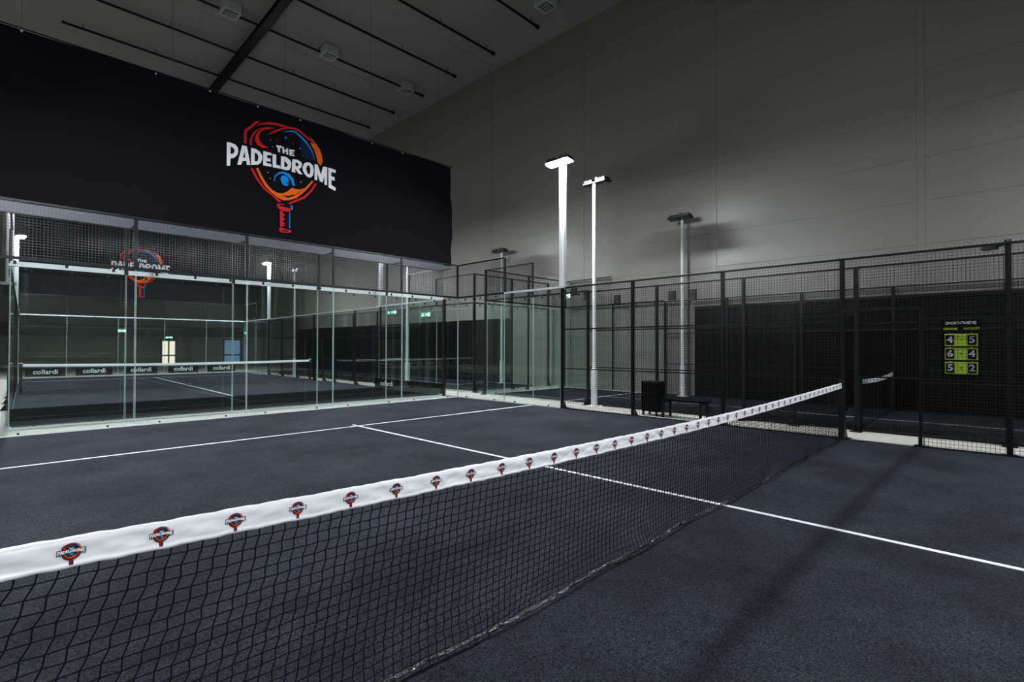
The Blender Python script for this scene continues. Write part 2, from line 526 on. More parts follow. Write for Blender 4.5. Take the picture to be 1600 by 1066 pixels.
# black pipes under the ceiling
for i, y in enumerate((10.53, 12.97, 15.46, 17.93, 20.45, 22.92)):
    rt = thing('ceiling_pipe', ['black ceiling pipe nearest the camera', 'second nearest black ceiling pipe', 'third nearest black ceiling pipe',
               'black ceiling pipe with three white vent boxes along it', 'fifth black ceiling pipe, just beyond the row of vents',
               'farthest black ceiling pipe, just above the banner edge'][i], 'pipe', (0, y, CZ - 0.2), 0, 'black pipes under the ceiling')
    MB().bar((-3.2, 0, 0), (9.2 + i * 0.03, 0, 0), 0.045, n=8).build('pipe', 'black_steel', rt, smooth=True)
    MB().bar((9.17 + i * 0.03, 0, 0), (9.29 + i * 0.03, 0, 0), 0.075, n=8).build('end_cap', 'black_steel', rt)
    for x in np.arange(-2.6, 9.2, 2.3):
        MB().bar((x, 0, 0.03), (x, 0, 0.2), 0.012, n=5).build('hanger', 'black_steel', rt)
rt = thing('ceiling_beam', 'thick black beam crossing the ceiling pipes', 'beam', (2.0, 17, CZ - 0.45), R(-1.2))
MB().box(-0.11, 0.11, -15, 9, 0.0, 0.18).build('beam_web', 'black_steel', rt)
MB().box(-0.14, 0.14, -15, 9, 0.18, 0.2).build('flange', 'black_steel', rt)
MB().box(-0.14, 0.14, -15, 9, -0.02, 0.0).build('flange', 'black_steel', rt)
for y in (-14, -8, -2, 4, 8.5):
    MB().bar((0, y, 0.2), (0, y, 0.45), 0.03, n=6).build('hanger', 'black_steel', rt)
for i, (x, y, lb) in enumerate(((0.92, 17.75, 'leftmost white vent box on the ceiling, left of the black beam'), (4.61, 17.75, 'white ceiling vent box just right of the black beam'),
                            (8.42, 17.95, 'white ceiling vent box at the right end of its pipe'), (8.44, 9.45, 'white ceiling vent box nearest the camera, at the top edge'))):
    rt = thing('ceiling_vent', lb, 'vent', (x, y, CZ), 0, 'white vent boxes on the ceiling')
    MB().bevel_box(-0.3, 0.3, -0.3, 0.3, -0.34, -0.02, 0.04).build('casing', 'vent_white', rt)
    MB().box(-0.2, 0.2, -0.2, 0.2, -0.36, -0.34).build('grille', 'dark_grey', rt)
    for j in range(4):
        MB().box(-0.19, 0.19, -0.17 + j * 0.1, -0.13 + j * 0.1, -0.375, -0.36).build('grille_slat', 'vent_white', rt)
    MB().bar((0.33, 0.1, -0.25), (0.36, 0.1, 0.0), 0.015, n=6).build('bracket', 'vent_white', rt)

# end wall doors and signs
def door(n, x, w, h, mat, lb):
    rt = put('door_%d' % n, None, None, (x, Y1 - 0.02, 0))
    structure(rt, lb, 'door')
    MB().box(-w / 2 - 0.08, -w / 2, -0.06, 0, 0, h + 0.08).box(w / 2, w / 2 + 0.08, -0.06, 0, 0, h + 0.08).box(-w / 2, w / 2, -0.06, 0, h, h + 0.08).build('door_frame', 'dark_grey', rt)
    for s in (0, 1):
        a = -w / 2 + s * w / 2
        MB().box(a + 0.06, a + w / 2 - 0.06, -0.03, 0, 0.12, 0.75).build('pane', mat, rt)
        MB().box(a + 0.06, a + w / 2 - 0.06, -0.03, 0, 0.86, h - 0.06).build('pane', mat, rt)
    MB().box(-0.03, 0.03, -0.05, 0, 0, h).build('mullion', 'dark_grey', rt)
    MB().box(-w / 2, w / 2, -0.05, 0, 0.75, 0.86).build('crossbar', 'dark_grey', rt)


door(1, 5.05, 0.95, 2.0, 'door_light', 'glazed double door glowing warm white in the far wall')
door(2, 9.7, 1.3, 2.1, 'door_blue', 'bluish glazed double door in the far wall beside the court corner')


def exit_sign(loc, rz, lb, w=0.42):
    rt = thing('exit_sign', lb, 'sign', loc, rz, 'lit green exit signs')
    MB().box(-w / 2, w / 2, 0.0, 0.06, -0.12, 0.12).build('sign_box', 'vent_white', rt)
    MB().box(-w / 2 + 0.015, w / 2 - 0.015, -0.008, 0.0, -0.105, 0.105).build('sign_face', 'exit_green', rt)
    def flat(nm, pts):
        MB().poly([(px, -0.011, pz) for px, pz in pts]).build(nm, 'exit_white', rt)
    x = -w * 0.27
    k = w / 0.42
    flat('runner', [(x - 0.02, 0.045), (x - 0.02, 0.08), (x + 0.01, 0.08), (x + 0.01, 0.045), (x + 0.05, 0.01), (x + 0.035, 0.0), (x + 0.012, 0.02), (x + 0.015, -0.02), (x + 0.06, -0.03),
                    (x + 0.05, -0.09), (x + 0.025, -0.09), (x + 0.03, -0.05), (x - 0.01, -0.04), (x - 0.06, -0.085), (x - 0.085, -0.07), (x - 0.03, -0.01), (x - 0.03, 0.01), (x - 0.07, 0.0), (x - 0.06, 0.04)])
    x = -0.02
    flat('arrow', [(x, 0.014), (x + 0.06 * k, 0.014), (x + 0.06 * k, 0.05), (x + 0.1 * k, 0.0), (x + 0.06 * k, -0.05), (x + 0.06 * k, -0.014), (x, -0.014)])
    x = w * 0.34
    flat('doorway', [(x - 0.03 * k, -0.09), (x + 0.04 * k, -0.09), (x + 0.04 * k, 0.09), (x - 0.03 * k, 0.09)])


exit_sign((10.36, 22.1, 3.42), R(-90), 'bright green exit sign on the right wall, seen left through the glass', 1.0)
exit_sign((10.36, 19.0, 3.15), R(-90), 'green exit sign on the right wall nearest the court corner', 0.8)
exit_sign((10.43, 10.1, 3.5), R(-90), 'small green exit sign behind the tall lit floodlight post')
exit_sign((5.05, Y1 - 0.08, 2.28), 0, 'green exit sign over the warm glowing door', 0.5)
exit_sign((9.5, Y1 - 0.08, 2.4), 0, 'green exit sign over the bluish door', 0.5)
exit_sign((2.0, Y1 - 0.33, 2.7), 0, 'green exit sign on the dark ledge of the far wall', 0.5)

for i, (y, z, lb) in enumerate(((9.74, 3.65, 'first small black wall box from the banner side'), (9.15, 3.44, 'second small black wall box from the banner side'), (7.83, 3.21, 'third small black wall box, above the two fence rails'),
                            (5.77, 3.20, 'fourth small black wall box, left of the wall mast'), (5.08, 3.19, 'last small black wall box, right of the wall mast'))):
    rt = thing('wall_box', lb, 'wall box', (WX - 0.03, y, z), 0, 'small black boxes on the right wall')
    MB().box(-0.09, 0, -0.11, 0.11, -0.15, 0.15).build('box_body', 'housing', rt)
    for j in (-1, 1):
        MB().bar((-0.09, 0, j * 0.065), (-0.1, 0, j * 0.065), 0.05, n=10).build('speaker_cone', 'dark_grey', rt)

# ------------------------------------------------------------------ turf and lines


def turf(lb, loc, rz, x0, x1, y0=-10.0, y1=10.0, service=6.95):
    t = MB().box(x0, x1, y0, y1, 0.0, 0.012).build('court_turf', 'turf', None, loc, (0, 0, rz))
    structure(t, lb, 'turf')
    h = 0.0145
    xm = (x0 + x1) / 2
    for s in (-1, 1):
        MB().box(x0 + 0.03, x1 - 0.03, s * service - 0.025, s * service + 0.025, 0.011, h).build('service_line', 'line', t)
        MB().box(x0, x1, s * 9.975 - 0.012, s * 9.975 + 0.012, 0.011, h).build('edge_line', 'line', t)
        xe = x1 - 0.02 if s > 0 else x0 + 0.02
        for q in (-1, 1):
            MB().box(xe - 0.01, xe + 0.01, min(q * 6, q * 10), max(q * 6, q * 10), 0.011, h).build('edge_line', 'line', t)
    MB().box(xm - 0.025, xm + 0.025, -service - 0.2, service + 0.2, 0.011, h + 0.0002).build('centre_line', 'line', t)
    return t


C2 = (0.349, 20.894, 0.0)
A2 = R(-2.0)


def w2(x, y, z=0.0):
    """Point of the second court (net centre = origin, slightly turned) in the hall."""
    c, s = math.cos(A2), math.sin(A2)
    return (C2[0] + c * x - s * y, C2[1] + s * x + c * y, z)


turf('dark blue-grey court turf with white lines, nearest the camera', (0, 0, 0), 0, -5, 5)
turf('dark court turf behind the glass back wall', C2, A2, -4.7, 5)
turf('dark turf of the unlit narrow court on the right', (8.27, 0, 0), 0, -2.03, 2.03)
turf('dark turf of the far narrow court on the right', (8.35, 20.9, 0), 0, -1.95, 1.95)

# ------------------------------------------------------------------ court enclosures (glass, mesh, posts)


def wire_panel(w, h, cell=0.05, t=0.0042):
    b = MB()
    n = max(1, int(round(w / cell)))
    for i in range(n + 1):
        x = w * i / n
        b.box(x - t / 2, x + t / 2, -t / 2, t / 2, 0, h)
    n = max(1, int(round(h / cell)))
    for i in range(n + 1):
        z = h * i / n
        b.box(0, w, t / 2, t * 1.5, z - t / 2, z + t / 2)
    return b.mesh('mesh_panel', 'black_wire')


def pane_mesh(w, h):
    return MB().box(0, w, -0.006, 0.006, 0, h).mesh('glass_pane', 'glass')


def edge_mesh(h):
    return MB().box(0, 0.007, -0.0075, 0.0075, 0, h).mesh('glass_edge', 'glass_edge')


def clamp_mesh():
    return MB().bevel_box(-0.02, 0.02, -0.016, 0.016, -0.028, 0.028, 0.005).bar((0, -0.024, 0), (0, 0.024, 0), 0.009, n=8).mesh('clamp', 'black_steel')


def foot_clamp_mesh():
    return MB().bevel_box(-0.016, 0.016, -0.024, 0.024, -0.012, 0.014, 0.004).bar((0, -0.03, 0), (0, 0.03, 0), 0.006, n=8).mesh('foot_clamp', 'black_steel')


def tips_mesh(w):
    b = MB()
    n = int(round(w / 0.05))
    for i in range(n + 1):
        x = w * i / n
        b.box(x - 0.004, x + 0.004, -0.003, 0.003, 0.0, 0.022 + 0.006 * (i % 3))
    return b.mesh('wire_tips', 'wire_tip')


def post_mesh(h, s):
    return MB().bevel_box(-s / 2, s / 2, -0.032, 0.032, 0, h, 0.006).box(-s / 2 - 0.004, s / 2 + 0.004, -0.036, 0.036, h, h + 0.01).mesh('post', 'black_steel')


def foot_mesh():
    b = MB()
    n = len(b.v)
    b.box(-0.09, 0.09, -0.06, 0.17, 0, 0.012)
    for x in (-0.035, 0.03):
        k = len(b.v)
        b.v += [(x, 0.04, 0.012), (x, 0.15, 0.012), (x, 0.04, 0.19), (x + 0.006, 0.04, 0.012), (x + 0.006, 0.15, 0.012), (x + 0.006, 0.04, 0.19)]
        for q in ((0, 1, 2), (5, 4, 3), (0, 3, 4, 1), (1, 4, 5, 2), (2, 5, 3, 0)):
            b.f.append(tuple(k + i for i in q))
            b.m.append(0)
    return b.mesh('foot', 'black_steel')


def enclosure(name, lb, cat, loc, rz, bays, posts, rail='black_steel', rail_h=0.05, kick=0.0, feet=True, top='black_steel', white_bay=False):
    """Built along local +X, outside is local +Y. bays: (u0, u1, glass height, mesh bottom, mesh top, extra rails)."""
    rt = thing(name, lb, cat, loc, rz)
    for (u0, u1, gh, m0, m1, rails) in bays:
        w = u1 - u0
        if gh:
            gw, gg = round(w - 0.012, 3), gh - 0.035
            p = put('glass_pane', cached(('g', gw, gg), lambda: pane_mesh(gw, gg)), rt, (u0 + 0.006, 0, 0.035))
            em = cached(('e', gg), lambda: edge_mesh(gg))
            put('glass_edge', em, p, (0, 0, 0))
            put('glass_edge', em, p, (gw - 0.007, 0, 0))
            cmh = cached('clamp', clamp_mesh)
            nc = max(2, int(round(w / 0.6)))
            for i in range(nc):
                put('clamp', cmh, p, (gw * (i + 0.5) / nc, 0, gg - 0.05))
            for i in range(2):
                put('foot_clamp', cached('fclamp', foot_clamp_mesh), p, (gw * (0.2 + 0.6 * i), 0, 0.012))
            MB().box(u0, u1, -0.02, 0.02, 0.0, 0.034).build('base_channel', 'galvanised', rt)
            MB().box(u0, u1, -0.02, 0.02, gh, gh + rail_h).build('glass_rail', 'white_steel' if not m1 and white_bay else rail, rt)
            if kick:
                MB().box(u0, u1, -0.03, -0.02, 0.06, kick).build('kick_board', 'black_board', rt)
        if m1:
            s = m0 + (rail_h if gh else 0.0)
            o = put('mesh_panel', cached(('m', round(w, 3), round(m1 - s, 3)), lambda: wire_panel(w, m1 - s)), rt, (u0, 0, s))
            o['kind'] = 'stuff'
            MB().box(u0, u1, -0.015, 0.015, m1 - 0.015, m1 + 0.02).build('top_rail', top, rt)
            if not gh:
                MB().box(u0, u1, -0.015, 0.015, m0, m0 + 0.035).build('bottom_rail', 'black_steel', rt)
            if m1 < 3.5:
                o = put('wire_tips', cached(('t', round(w, 3)), lambda: tips_mesh(w)), rt, (u0, 0, m1 + 0.02))
                o['kind'] = 'stuff'
            for z in rails:
                MB().box(u0, u1, 0.006, 0.026, z - 0.014, z + 0.014).build('middle_rail', 'black_steel', rt)
    for (u, h, s) in posts:
        z0 = 0.0
        if h < 0:          # short post standing on the glass rail
            z0, h = 3.0, -h - 3.0
            put('short_post', cached(('sp', h), lambda: MB().bevel_box(-0.03, 0.03, -0.02, 0.02, 0, h, 0.005).mesh('short_post', 'black_steel')), rt, (u, 0.03, z0))
            continue
        p = put('post', cached(('p', h, s), lambda: post_mesh(h, s)), rt, (u, 0.055, z0))
        if feet:
            put('foot', cached('foot', foot_mesh), p, (0, 0, 0))
    return rt


RB = (1.0, 1.97)
BACK = [(2 * i, 2 * i + 2, 3.0, 3.0, 4.0, ()) for i in range(5)]
SPOST = [(2 * i, -4.0, 0) for i in range(6)]
SIDE = [(0, 2, 3.0, 3.0, 4.0, ()), (2, 4, 3.0, 0, 0, ()), (4, 6, 0, 0.0, 3.0, RB), (6, 8, 0, 0.0, 3.0, RB), (8, 10, 0, 0.0, 3.0, RB), (10, 11.02, 0, 2.12, 3.0, ()),
        (11.02, 12, 0, 0.0, 3.0, RB), (12, 14, 0, 0.0, 3.0, RB), (14, 16, 0, 0.0, 3.0, RB), (16, 18, 3.0, 0, 0, ()), (18, 20, 3.0, 3.0, 4.0, ())]
SIDEP = [(2, 4.0, 0.05)] + [(u, 3.0, 0.07) for u in (4, 6, 8, 10, 12, 14, 16)] + [(11.02, 2.12, 0.04), (18, 4.0, 0.05)]
SIDEP[0] = (2, -4.0, 0)
SIDEP[-1] = (18, -4.0, 0)

# the near court
enclosure('glass_back_wall', 'clear glass back wall with mesh top closing the near court', 'glass wall', (-5, 10, 0), 0, BACK, SPOST, feet=False)
enclosure('side_fence', 'black mesh side fence of the near court, with open gate by the net', 'fence', (5, 10, 0), R(-90), SIDE, SIDEP, white_bay=True)
enclosure('side_fence', 'black mesh side fence on the left of the near court', 'fence', (-5, 0.1, 0), R(90), [(0, 1.9, 0, 0, 3.0, RB), (1.9, 3.9, 0, 0, 3.0, RB), (3.9, 5.9, 0, 0, 3.0, RB), (5.9, 7.9, 3.0, 0, 0, ()), (7.9, 9.9, 3.0, 3.0, 4.0, ())],
          [(1.9, 3.0, 0.09), (3.9, 3.0, 0.09), (5.9, 3.0, 0.09), (7.9, -4.0, 0)])
# the court behind the glass
enclosure('glass_back_wall', 'second glass wall just behind the first, with white top rail and black kick board', 'glass wall', w2(5, -10), A2 + R(180),
          [(2 * i, 2 * i + (2 if i < 4 else 1.7), 3.0, 3.0, 4.0, ()) for i in range(5)], [(0.0, 3.0, 0.1)] + [(2 * i, -4.0, 0) for i in range(1, 5)], rail='white_steel', rail_h=0.09, kick=0.38, feet=False)
enclosure('glass_back_wall', 'far glass wall with mesh top beneath the distant banner', 'glass wall', w2(-4.7, 10), A2, [(0, 1.7, 3.0, 3.0, 4.0, ())] + [(2 * i - 0.3, 2 * i + 1.7, 3.0, 3.0, 4.0, ()) for i in range(1, 5)],
          [(2 * i - 0.3, -4.0, 0) for i in range(1, 5)], rail='white_steel', feet=False)
enclosure('side_fence', 'mesh side fence of the court behind the glass, running away to the right', 'fence', w2(5, 10), A2 + R(-90), SIDE, SIDEP, rail='white_steel', top='galvanised')
enclosure('side_fence', 'mesh side fence of the court behind the glass, at the left picture edge', 'fence', w2(-4.7, -10), A2 + R(90), SIDE, SIDEP, rail='white_steel')
# the narrow courts on the right
B3 = [(0, 2.05, 3.0, 3.0, 4.0, ()), (2.05, 4.1, 3.0, 3.0, 4.0, ())]
enclosure('side_fence', 'black mesh fence of the dark narrow court, behind the scoreboard', 'fence', (6.2, -10, 0), R(90), SIDE, SIDEP)
enclosure('glass_back_wall', 'glass end wall of the dark narrow court', 'glass wall', (6.2, 10, 0), 0, B3, [(0, 4.0, 0.09), (2.05, 4.0, 0.09), (4.1, 4.0, 0.09)])
enclosure('side_fence', 'glass and mesh fence of the narrow court along the right wall', 'fence', (10.3, 10, 0), R(-90), SIDE[:5] + [(10, 12, 0, 0.0, 3.0, RB), (12, 14, 0, 0.0, 3.0, RB)], [(u, 3.0, 0.07) for u in (2, 4, 6, 8, 10, 12)], feet=False)
enclosure('glass_back_wall', 'glass end wall of the far narrow court', 'glass wall', (10.3, 10.95, 0), R(180), B3[:1] + [(2.05, 3.85, 3.0, 3.0, 4.0, ())], [(0, 4.0, 0.09), (2.05, 4.0, 0.09), (3.85, 4.0, 0.09)])
enclosure('side_fence', 'black mesh fence of the far narrow court', 'fence', (6.45, 10.95, 0), R(90), SIDE, SIDEP)

# pale beam in the gap between the two glass walls
rt = thing('gap_beam', 'long pale grey beam under the banner, behind the fence top', 'beam', (0, 10.45, 3.86))
MB().box(-6.5, 4.75, -0.05, 0.05, 0.0, 0.19).build('beam_body', 'grey_beam', rt)
for x in (-5, -3, -1, 1, 3, 4.7):
    MB().box(x - 0.02, x + 0.02, -0.42, -0.05, 0.0, 0.02).build('bracket', 'black_steel', rt)

# ------------------------------------------------------------------ floodlight masts


def mast(lb, loc, face, z0, z1, lit, r=0.06, sleeve=0.0):
    """face = heading (radians) the panel looks towards; local +X."""
    rt = thing('floodlight_mast', lb, 'floodlight', (loc[0], loc[1], 0), face, 'floodlight masts')
    if sleeve:
        MB().bar((0, 0, 0), (0, 0, sleeve), r * 1.55, n=16).bar((0, 0, sleeve), (0, 0, sleeve + 0.07), r * 1.55, r, n=16).build('sleeve', 'white_steel', rt, smooth=False)
        MB().bevel_box(-0.16, 0.16, -0.16, 0.16, 0, 0.02, 0.02).build('base_plate', 'white_steel', rt)
        MB().bar((0, 0, sleeve), (0, 0, z1), r, r * 0.85, n=16).build('pole', 'white_steel', rt)
    else:
        MB().bevel_box(-r, r, -r, r, z0, z1, r * 0.35).build('pole', 'white_steel', rt)
        MB().box(-r - 0.09, r + 0.05, -r - 0.07, r + 0.07, z0 - 0.03, z0 + 0.02).build('bracket', 'white_steel', rt)
    hd = put('lamp_head', None, rt, (0.12, 0, z1 + 0.03), (0, R(-5), 0))
    hd.empty_display_size = 0.1
    MB().bevel_box(-0.16, 0.18, -0.36, 0.36, 0.0, 0.035, 0.02).build('lamp_plate', 'housing', hd)
    MB().box(-0.13, 0.13, -0.32, -0.06, 0.035, 0.11).build('driver_box', 'housing', hd)
    MB().box(-0.13, 0.13, 0.06, 0.32, 0.035, 0.11).build('driver_box', 'housing_grey', hd)
    MB().box(-0.03, 0.03, -0.04, 0.04, -0.02, 0.17).build('tilt_bracket', 'housing', hd)
    for s in (-1, 1):
        MB().box(-0.075, 0.115, min(s * 0.03, s * 0.34), max(s * 0.03, s * 0.34), -0.03, 0.0).build('led_panel', 'led_on' if lit else 'led_off', hd)
    return rt


mast('lit floodlight on a white pole rising from the near court fence', (5.07, 6.0), R(180), 3.03, 6.1, True, 0.075)
mast('lit floodlight left of the near court, outside the picture', (-5.07, 6.0), 0, 3.03, 6.1, True, 0.075)
mast('lit floodlight right of the near court, behind the camera', (5.07, -6.0), R(180), 3.03, 6.1, True, 0.075)
mast('lit floodlight left of the near court, behind the camera', (-5.07, -6.0), 0, 3.03, 6.1, True, 0.075)
mast('white pole of the court behind, cut off by the banner edge', w2(5.07, -6), A2 + R(180), 3.03, 6.1, True, 0.075)
mast('small lit floodlight seen in the middle behind the glass wall', w2(5.07, 6), A2 + R(180), 3.03, 6.0, True, 0.075)
mast('small lit floodlight at the far left behind the mesh', w2(-4.77, 6), A2, 3.03, 6.0, True, 0.075)
mast('white pole at the left picture edge behind the mesh', w2(-4.77, -6), A2, 3.03, 6.1, True, 0.075)
mast('unlit floodlight on a slim white mast beside the tall lit one', (6.0, 5.7), 0, 0, 5.78, False, 0.05, 0.92)
mast('unlit floodlight on the mast close to the right wall', (10.12, 5.28), R(180), 0, 5.5, False, 0.05, 0.92)
mast('small unlit floodlight above the glass corner by the wall', (10.12, 13.3), R(180), 0, 5.5, False, 0.05, 0.92)
mast('white mast of the far narrow court seen behind the glass corner', (6.0, 14.15), 0, 0, 5.78, False, 0.055, 0.9)
mast('slim unlit mast right of the small lit floodlight behind the glass', (6.05, 24.4), 0, 0, 5.4, False, 0.05, 0.9)

# ------------------------------------------------------------------ nets
ZX = [-5.0, -4.6, -4.26, -3.6, -2.9, -1.5, 0.0, 1.3, 3.0, 5.0]
ZZ = [0.958, 0.949, 0.938, 0.913, 0.895, 0.874, 0.868, 0.872, 0.892, 0.928]
TH = 0.083
ZP = np.polyfit(ZX, ZZ, 4)


def z_top(x):
    return float(np.polyval(ZP, x))


def wrinkle(x, t):
    """Depth of the vinyl surface at distance t (0..1) below the top edge."""
    tt = min(1.0, max(0.0, t / 0.84))
    w = (0.0034 * math.sin(9.1 * x + 3.0 * t + 1.3 * math.sin(3.7 * x)) + 0.0034 * math.sin(25 * x - 6 * t + 2 * math.sin(5.3 * x))
         + 0.0026 * math.sin(57 * x + 9 * t + 3 * math.sin(7.1 * x)) * math.sin(2.9 * x + 4 * t))
    w *= 0.2 + 0.8 * min(1.0, max(0.0, (abs((x + 4.73 + 0.1114) % 0.2228 - 0.1114) - 0.03) / 0.03))     # smooth where the prints are bonded
    crease = 0.0022 if t > 0.86 else 0.0         # stitched hem along the lower edge
    return w * math.sin(math.pi * tt) ** 0.7 + crease


def tape_mesh(half, ztop, wr=True, step=0.02):
    n = int(2 * half / step)
    ts = [1.0, 0.87, 0.85, 0.75, 0.64, 0.53, 0.42, 0.31, 0.2, 0.08]
    b = MB()
    k = len(ts) * 2 + 1
    for i in range(n + 1):
        x = -half + 2 * half * i / n
        zt = ztop(x) + (0.0008 * math.sin(13 * x) + 0.0012 * math.sin(37 * x + 3 * math.sin(4.1 * x)) + 0.0007 * math.sin(90 * x)) * wr
        for t in ts:
            b.v.append((x, -0.011 - (wrinkle(x, t) if wr else 0), zt - TH * t))
        b.v.append((x, 0, zt + 0.005))
        for t in reversed(ts):
            b.v.append((x, 0.011 + (wrinkle(x + 1.7, t) if wr else 0), zt - TH * t))
    for i in range(n):
        for j in range(k):
            j2 = (j + 1) % k
            b.f.append((i * k + j, i * k + j2, (i + 1) * k + j2, (i + 1) * k + j))
            b.m.append(0)
    b.f += [tuple(range(k)), tuple(reversed(range(n * k, n * k + k)))]
    b.m += [0, 0]
    me = b.mesh('net_tape', 'vinyl', True)
    me.flip_normals()
    return me


def cord_mesh(half, ztop, cw, ch, r, fine):
    nc = int(2 * half / cw)
    nr = int(0.80 / ch)
    P = np.zeros((nc + 1, nr + 1, 3))
    rng = random.Random(3)
    for i in range(nc + 1):
        xt = -half + 0.02 + (2 * half - 0.04) * i / nc
        zt = ztop(xt) - TH + 0.012
        s = (0.09 + 0.33 * math.exp(-(xt + 4.9) / 0.55)) if fine else 0.0
        for j in range(nr + 1):
            t = j / nr
            z = zt * (1 - t) + 0.018 * t
            x = max(-half, xt - s * (zt - z))
            y = 0.0
            if fine:
                x += (0.0035 if j % 2 else -0.0035) + rng.uniform(-0.002, 0.002)
                z += rng.uniform(-0.002, 0.002)
                slack = max(0, t - 0.7) / 0.3
                y = -0.03 * slack ** 2 * (1 + math.sin(3.1 * xt) + 0.6 * math.sin(7.7 * xt)) + 0.004 * math.sin(4 * t + xt * 2)
                z += 0.010 * slack * math.sin(5 * xt)
            P[i, j] = (x, y, max(z, 0.016))
    segs = [(P[i, j], P[i, j + 1], r * 1.25) for i in range(nc + 1) for j in range(nr)] + [(P[i, j], P[i + 1, j], r) for i in range(nc) for j in range(nr + 1)]
    A = np.array([s[0] for s in segs])
    B = np.array([s[1] for s in segs])
    rad = np.array([s[2] for s in segs])[:, None]
    D = B - A
    D /= np.linalg.norm(D, axis=1)[:, None] + 1e-9
    U = np.cross(D, np.array([0.0, 1.0, 0.0]))
    U /= np.linalg.norm(U, axis=1)[:, None] + 1e-9
    V = np.cross(D, U)
    vs = []
    for p in (A, B):
        for k in range(3):
            a = 2 * math.pi * k / 3
            vs.append(p + U * rad * math.cos(a) + V * rad * math.sin(a))
    verts = np.stack(vs, 1).reshape(-1, 3)
    base = np.arange(len(segs))[:, None] * 6
    faces = np.concatenate([base + np.array(q) for q in ((0, 1, 4, 3), (1, 2, 5, 4), (2, 0, 3, 5))]).tolist()
    verts = verts.tolist()
    if fine:
        kr = r * 2.2
        for q in P.reshape(-1, 3):
            n = len(verts)
            verts += [(q[0] + kr, q[1], q[2]), (q[0] - kr, q[1], q[2]), (q[0], q[1] + kr, q[2]), (q[0], q[1] - kr, q[2]), (q[0], q[1], q[2] + kr), (q[0], q[1], q[2] - kr)]
            for f in ((0, 2, 4), (2, 1, 4), (1, 3, 4), (3, 0, 4), (2, 0, 5), (1, 2, 5), (3, 1, 5), (0, 3, 5)):
                faces.append([n + a for a in f])
    me = bpy.data.meshes.new('net_cords')
    me.from_pydata(verts, [], faces)
    me.materials.append(MATS['net_cord'])
    return me


def band_mesh(half):
    b = MB()
    n = 260
    k = 6
    for i in range(n + 1):
        x = -half + 2 * half * i / n
        yc = -0.012 - 0.012 * math.sin(1.9 * x) - 0.012 * math.sin(4.3 * x + 1) if half > 4 else 0
        w = 0.013 + 0.004 * math.sin(17 * x) + 0.003 * math.sin(41 * x)
        hh = 0.017 + 0.005 * math.sin(29 * x) + 0.004 * math.sin(67 * x)
        for j in range(k):
            a = 2 * math.pi * j / k
            b.v.append((x, yc + w * math.cos(a), 0.014 + hh * 0.5 * (1 + math.sin(a))))
    for i in range(n):
        for j in range(k):
            j2 = (j + 1) % k
            b.f.append((i * k + j, i * k + j2, (i + 1) * k + j2, (i + 1) * k + j))
            b.m.append(0)
    return b.mesh('foot_band', 'foot_band')


def logo_mesh(mapper, backing):
    """mapper(x, z, layer) -> point; x, z in metres on the large banner, measured from the emblem's middle."""
    cols = ['red', 'bred', 'orange', 'blue', 'navy', 'white', 'black']
    mats = ['print_' + c for c in cols] + ['logo_dark']
    b = MB()
    if backing:
        b.poly([mapper(0.03 + 0.98 * math.cos(t), 0.22 + 1.03 * math.sin(t), 0) for t in np.linspace(0, 2 * math.pi, 25)[:-1]], 7)
        b.poly([mapper(x, z, 1) for x, z in ((-1.33, -0.17), (-0.7, -0.04), (0.0, 0.06), (0.8, -0.04), (1.42, -0.18), (1.42, 0.54), (-1.33, 0.54))], 7)
        b.poly([mapper(x, z, 0) for x, z in ((-0.17, -1.42), (0.25, -1.42), (0.25, -0.6), (-0.2, -0.6))], 7)
    for i, (c, pts) in enumerate(LOGO):
        if backing and len(pts) == 4 and abs(pts[0][0] - pts[2][0]) < 0.05:
            continue
        lay = 4 if c == 'black' else (3 if c == 'white' else 2)
        a = sum(pts[j - 1][0] * pts[j][1] - pts[j][0] * pts[j - 1][1] for j in range(len(pts)))
        q = pts if a > 0 else pts[::-1]
        b.poly([mapper(x, z, lay) for x, z in q], cols.index(c))
    return b.mesh('logo_print', mats)


def net(lb, loc, rz, half, fine=False, ztop=None, dirty=False):
    ztop = ztop or (lambda x: 0.88 + 0.045 * (x / half) ** 2)
    rt = thing('padel_net', lb, 'net', loc, rz, 'court nets')
    tp = put('net_tape', tape_mesh(half, ztop, fine, 0.0125 if fine else 0.1), rt)
    cm_ = put('net_cords', cord_mesh(half, ztop, 0.0465 if fine else 0.08, 0.0365 if fine else 0.08, 0.0023 if fine else 0.002, fine), rt)
    cm_['kind'] = 'stuff'
    put('foot_band', band_mesh(half), rt)
    for s in (-1, 1):
        x = s * (half + 0.045)
        p = MB().bevel_box(-0.04, 0.04, -0.045, 0.045, 0, ztop(s * half) + 0.02, 0.008).build('net_post', 'black_steel', rt, (x, 0, 0))
        MB().bevel_box(-0.05, 0.05, -0.055, 0.055, ztop(s * half) + 0.02, ztop(s * half) + 0.045, 0.012).build('post_cap', 'black_steel' if fine or half < 3 else 'white_steel', p)
        MB().box(-0.08, 0.08, -0.09, 0.09, 0.0, 0.015).build('post_base', 'black_steel', p)
        MB().bar((0.02 * s, -0.045, 0.5), (0.02 * s, -0.1, 0.5), 0.02, n=8).build('winder', 'black_steel', p)
    if fine:
        sc = 0.0242
        x = -4.73
        while x < 4.92:
            def mp(lx, lz, lay, x=x):
                X = x + lx * sc
                Z = ztop(X) - TH * 0.5 + (lz + 0.06) * sc
                return (X, -0.0145 - 0.0005 * lay, Z)
            put('logo_print', logo_mesh(mp, True), tp)
            x += 0.2228
    return rt


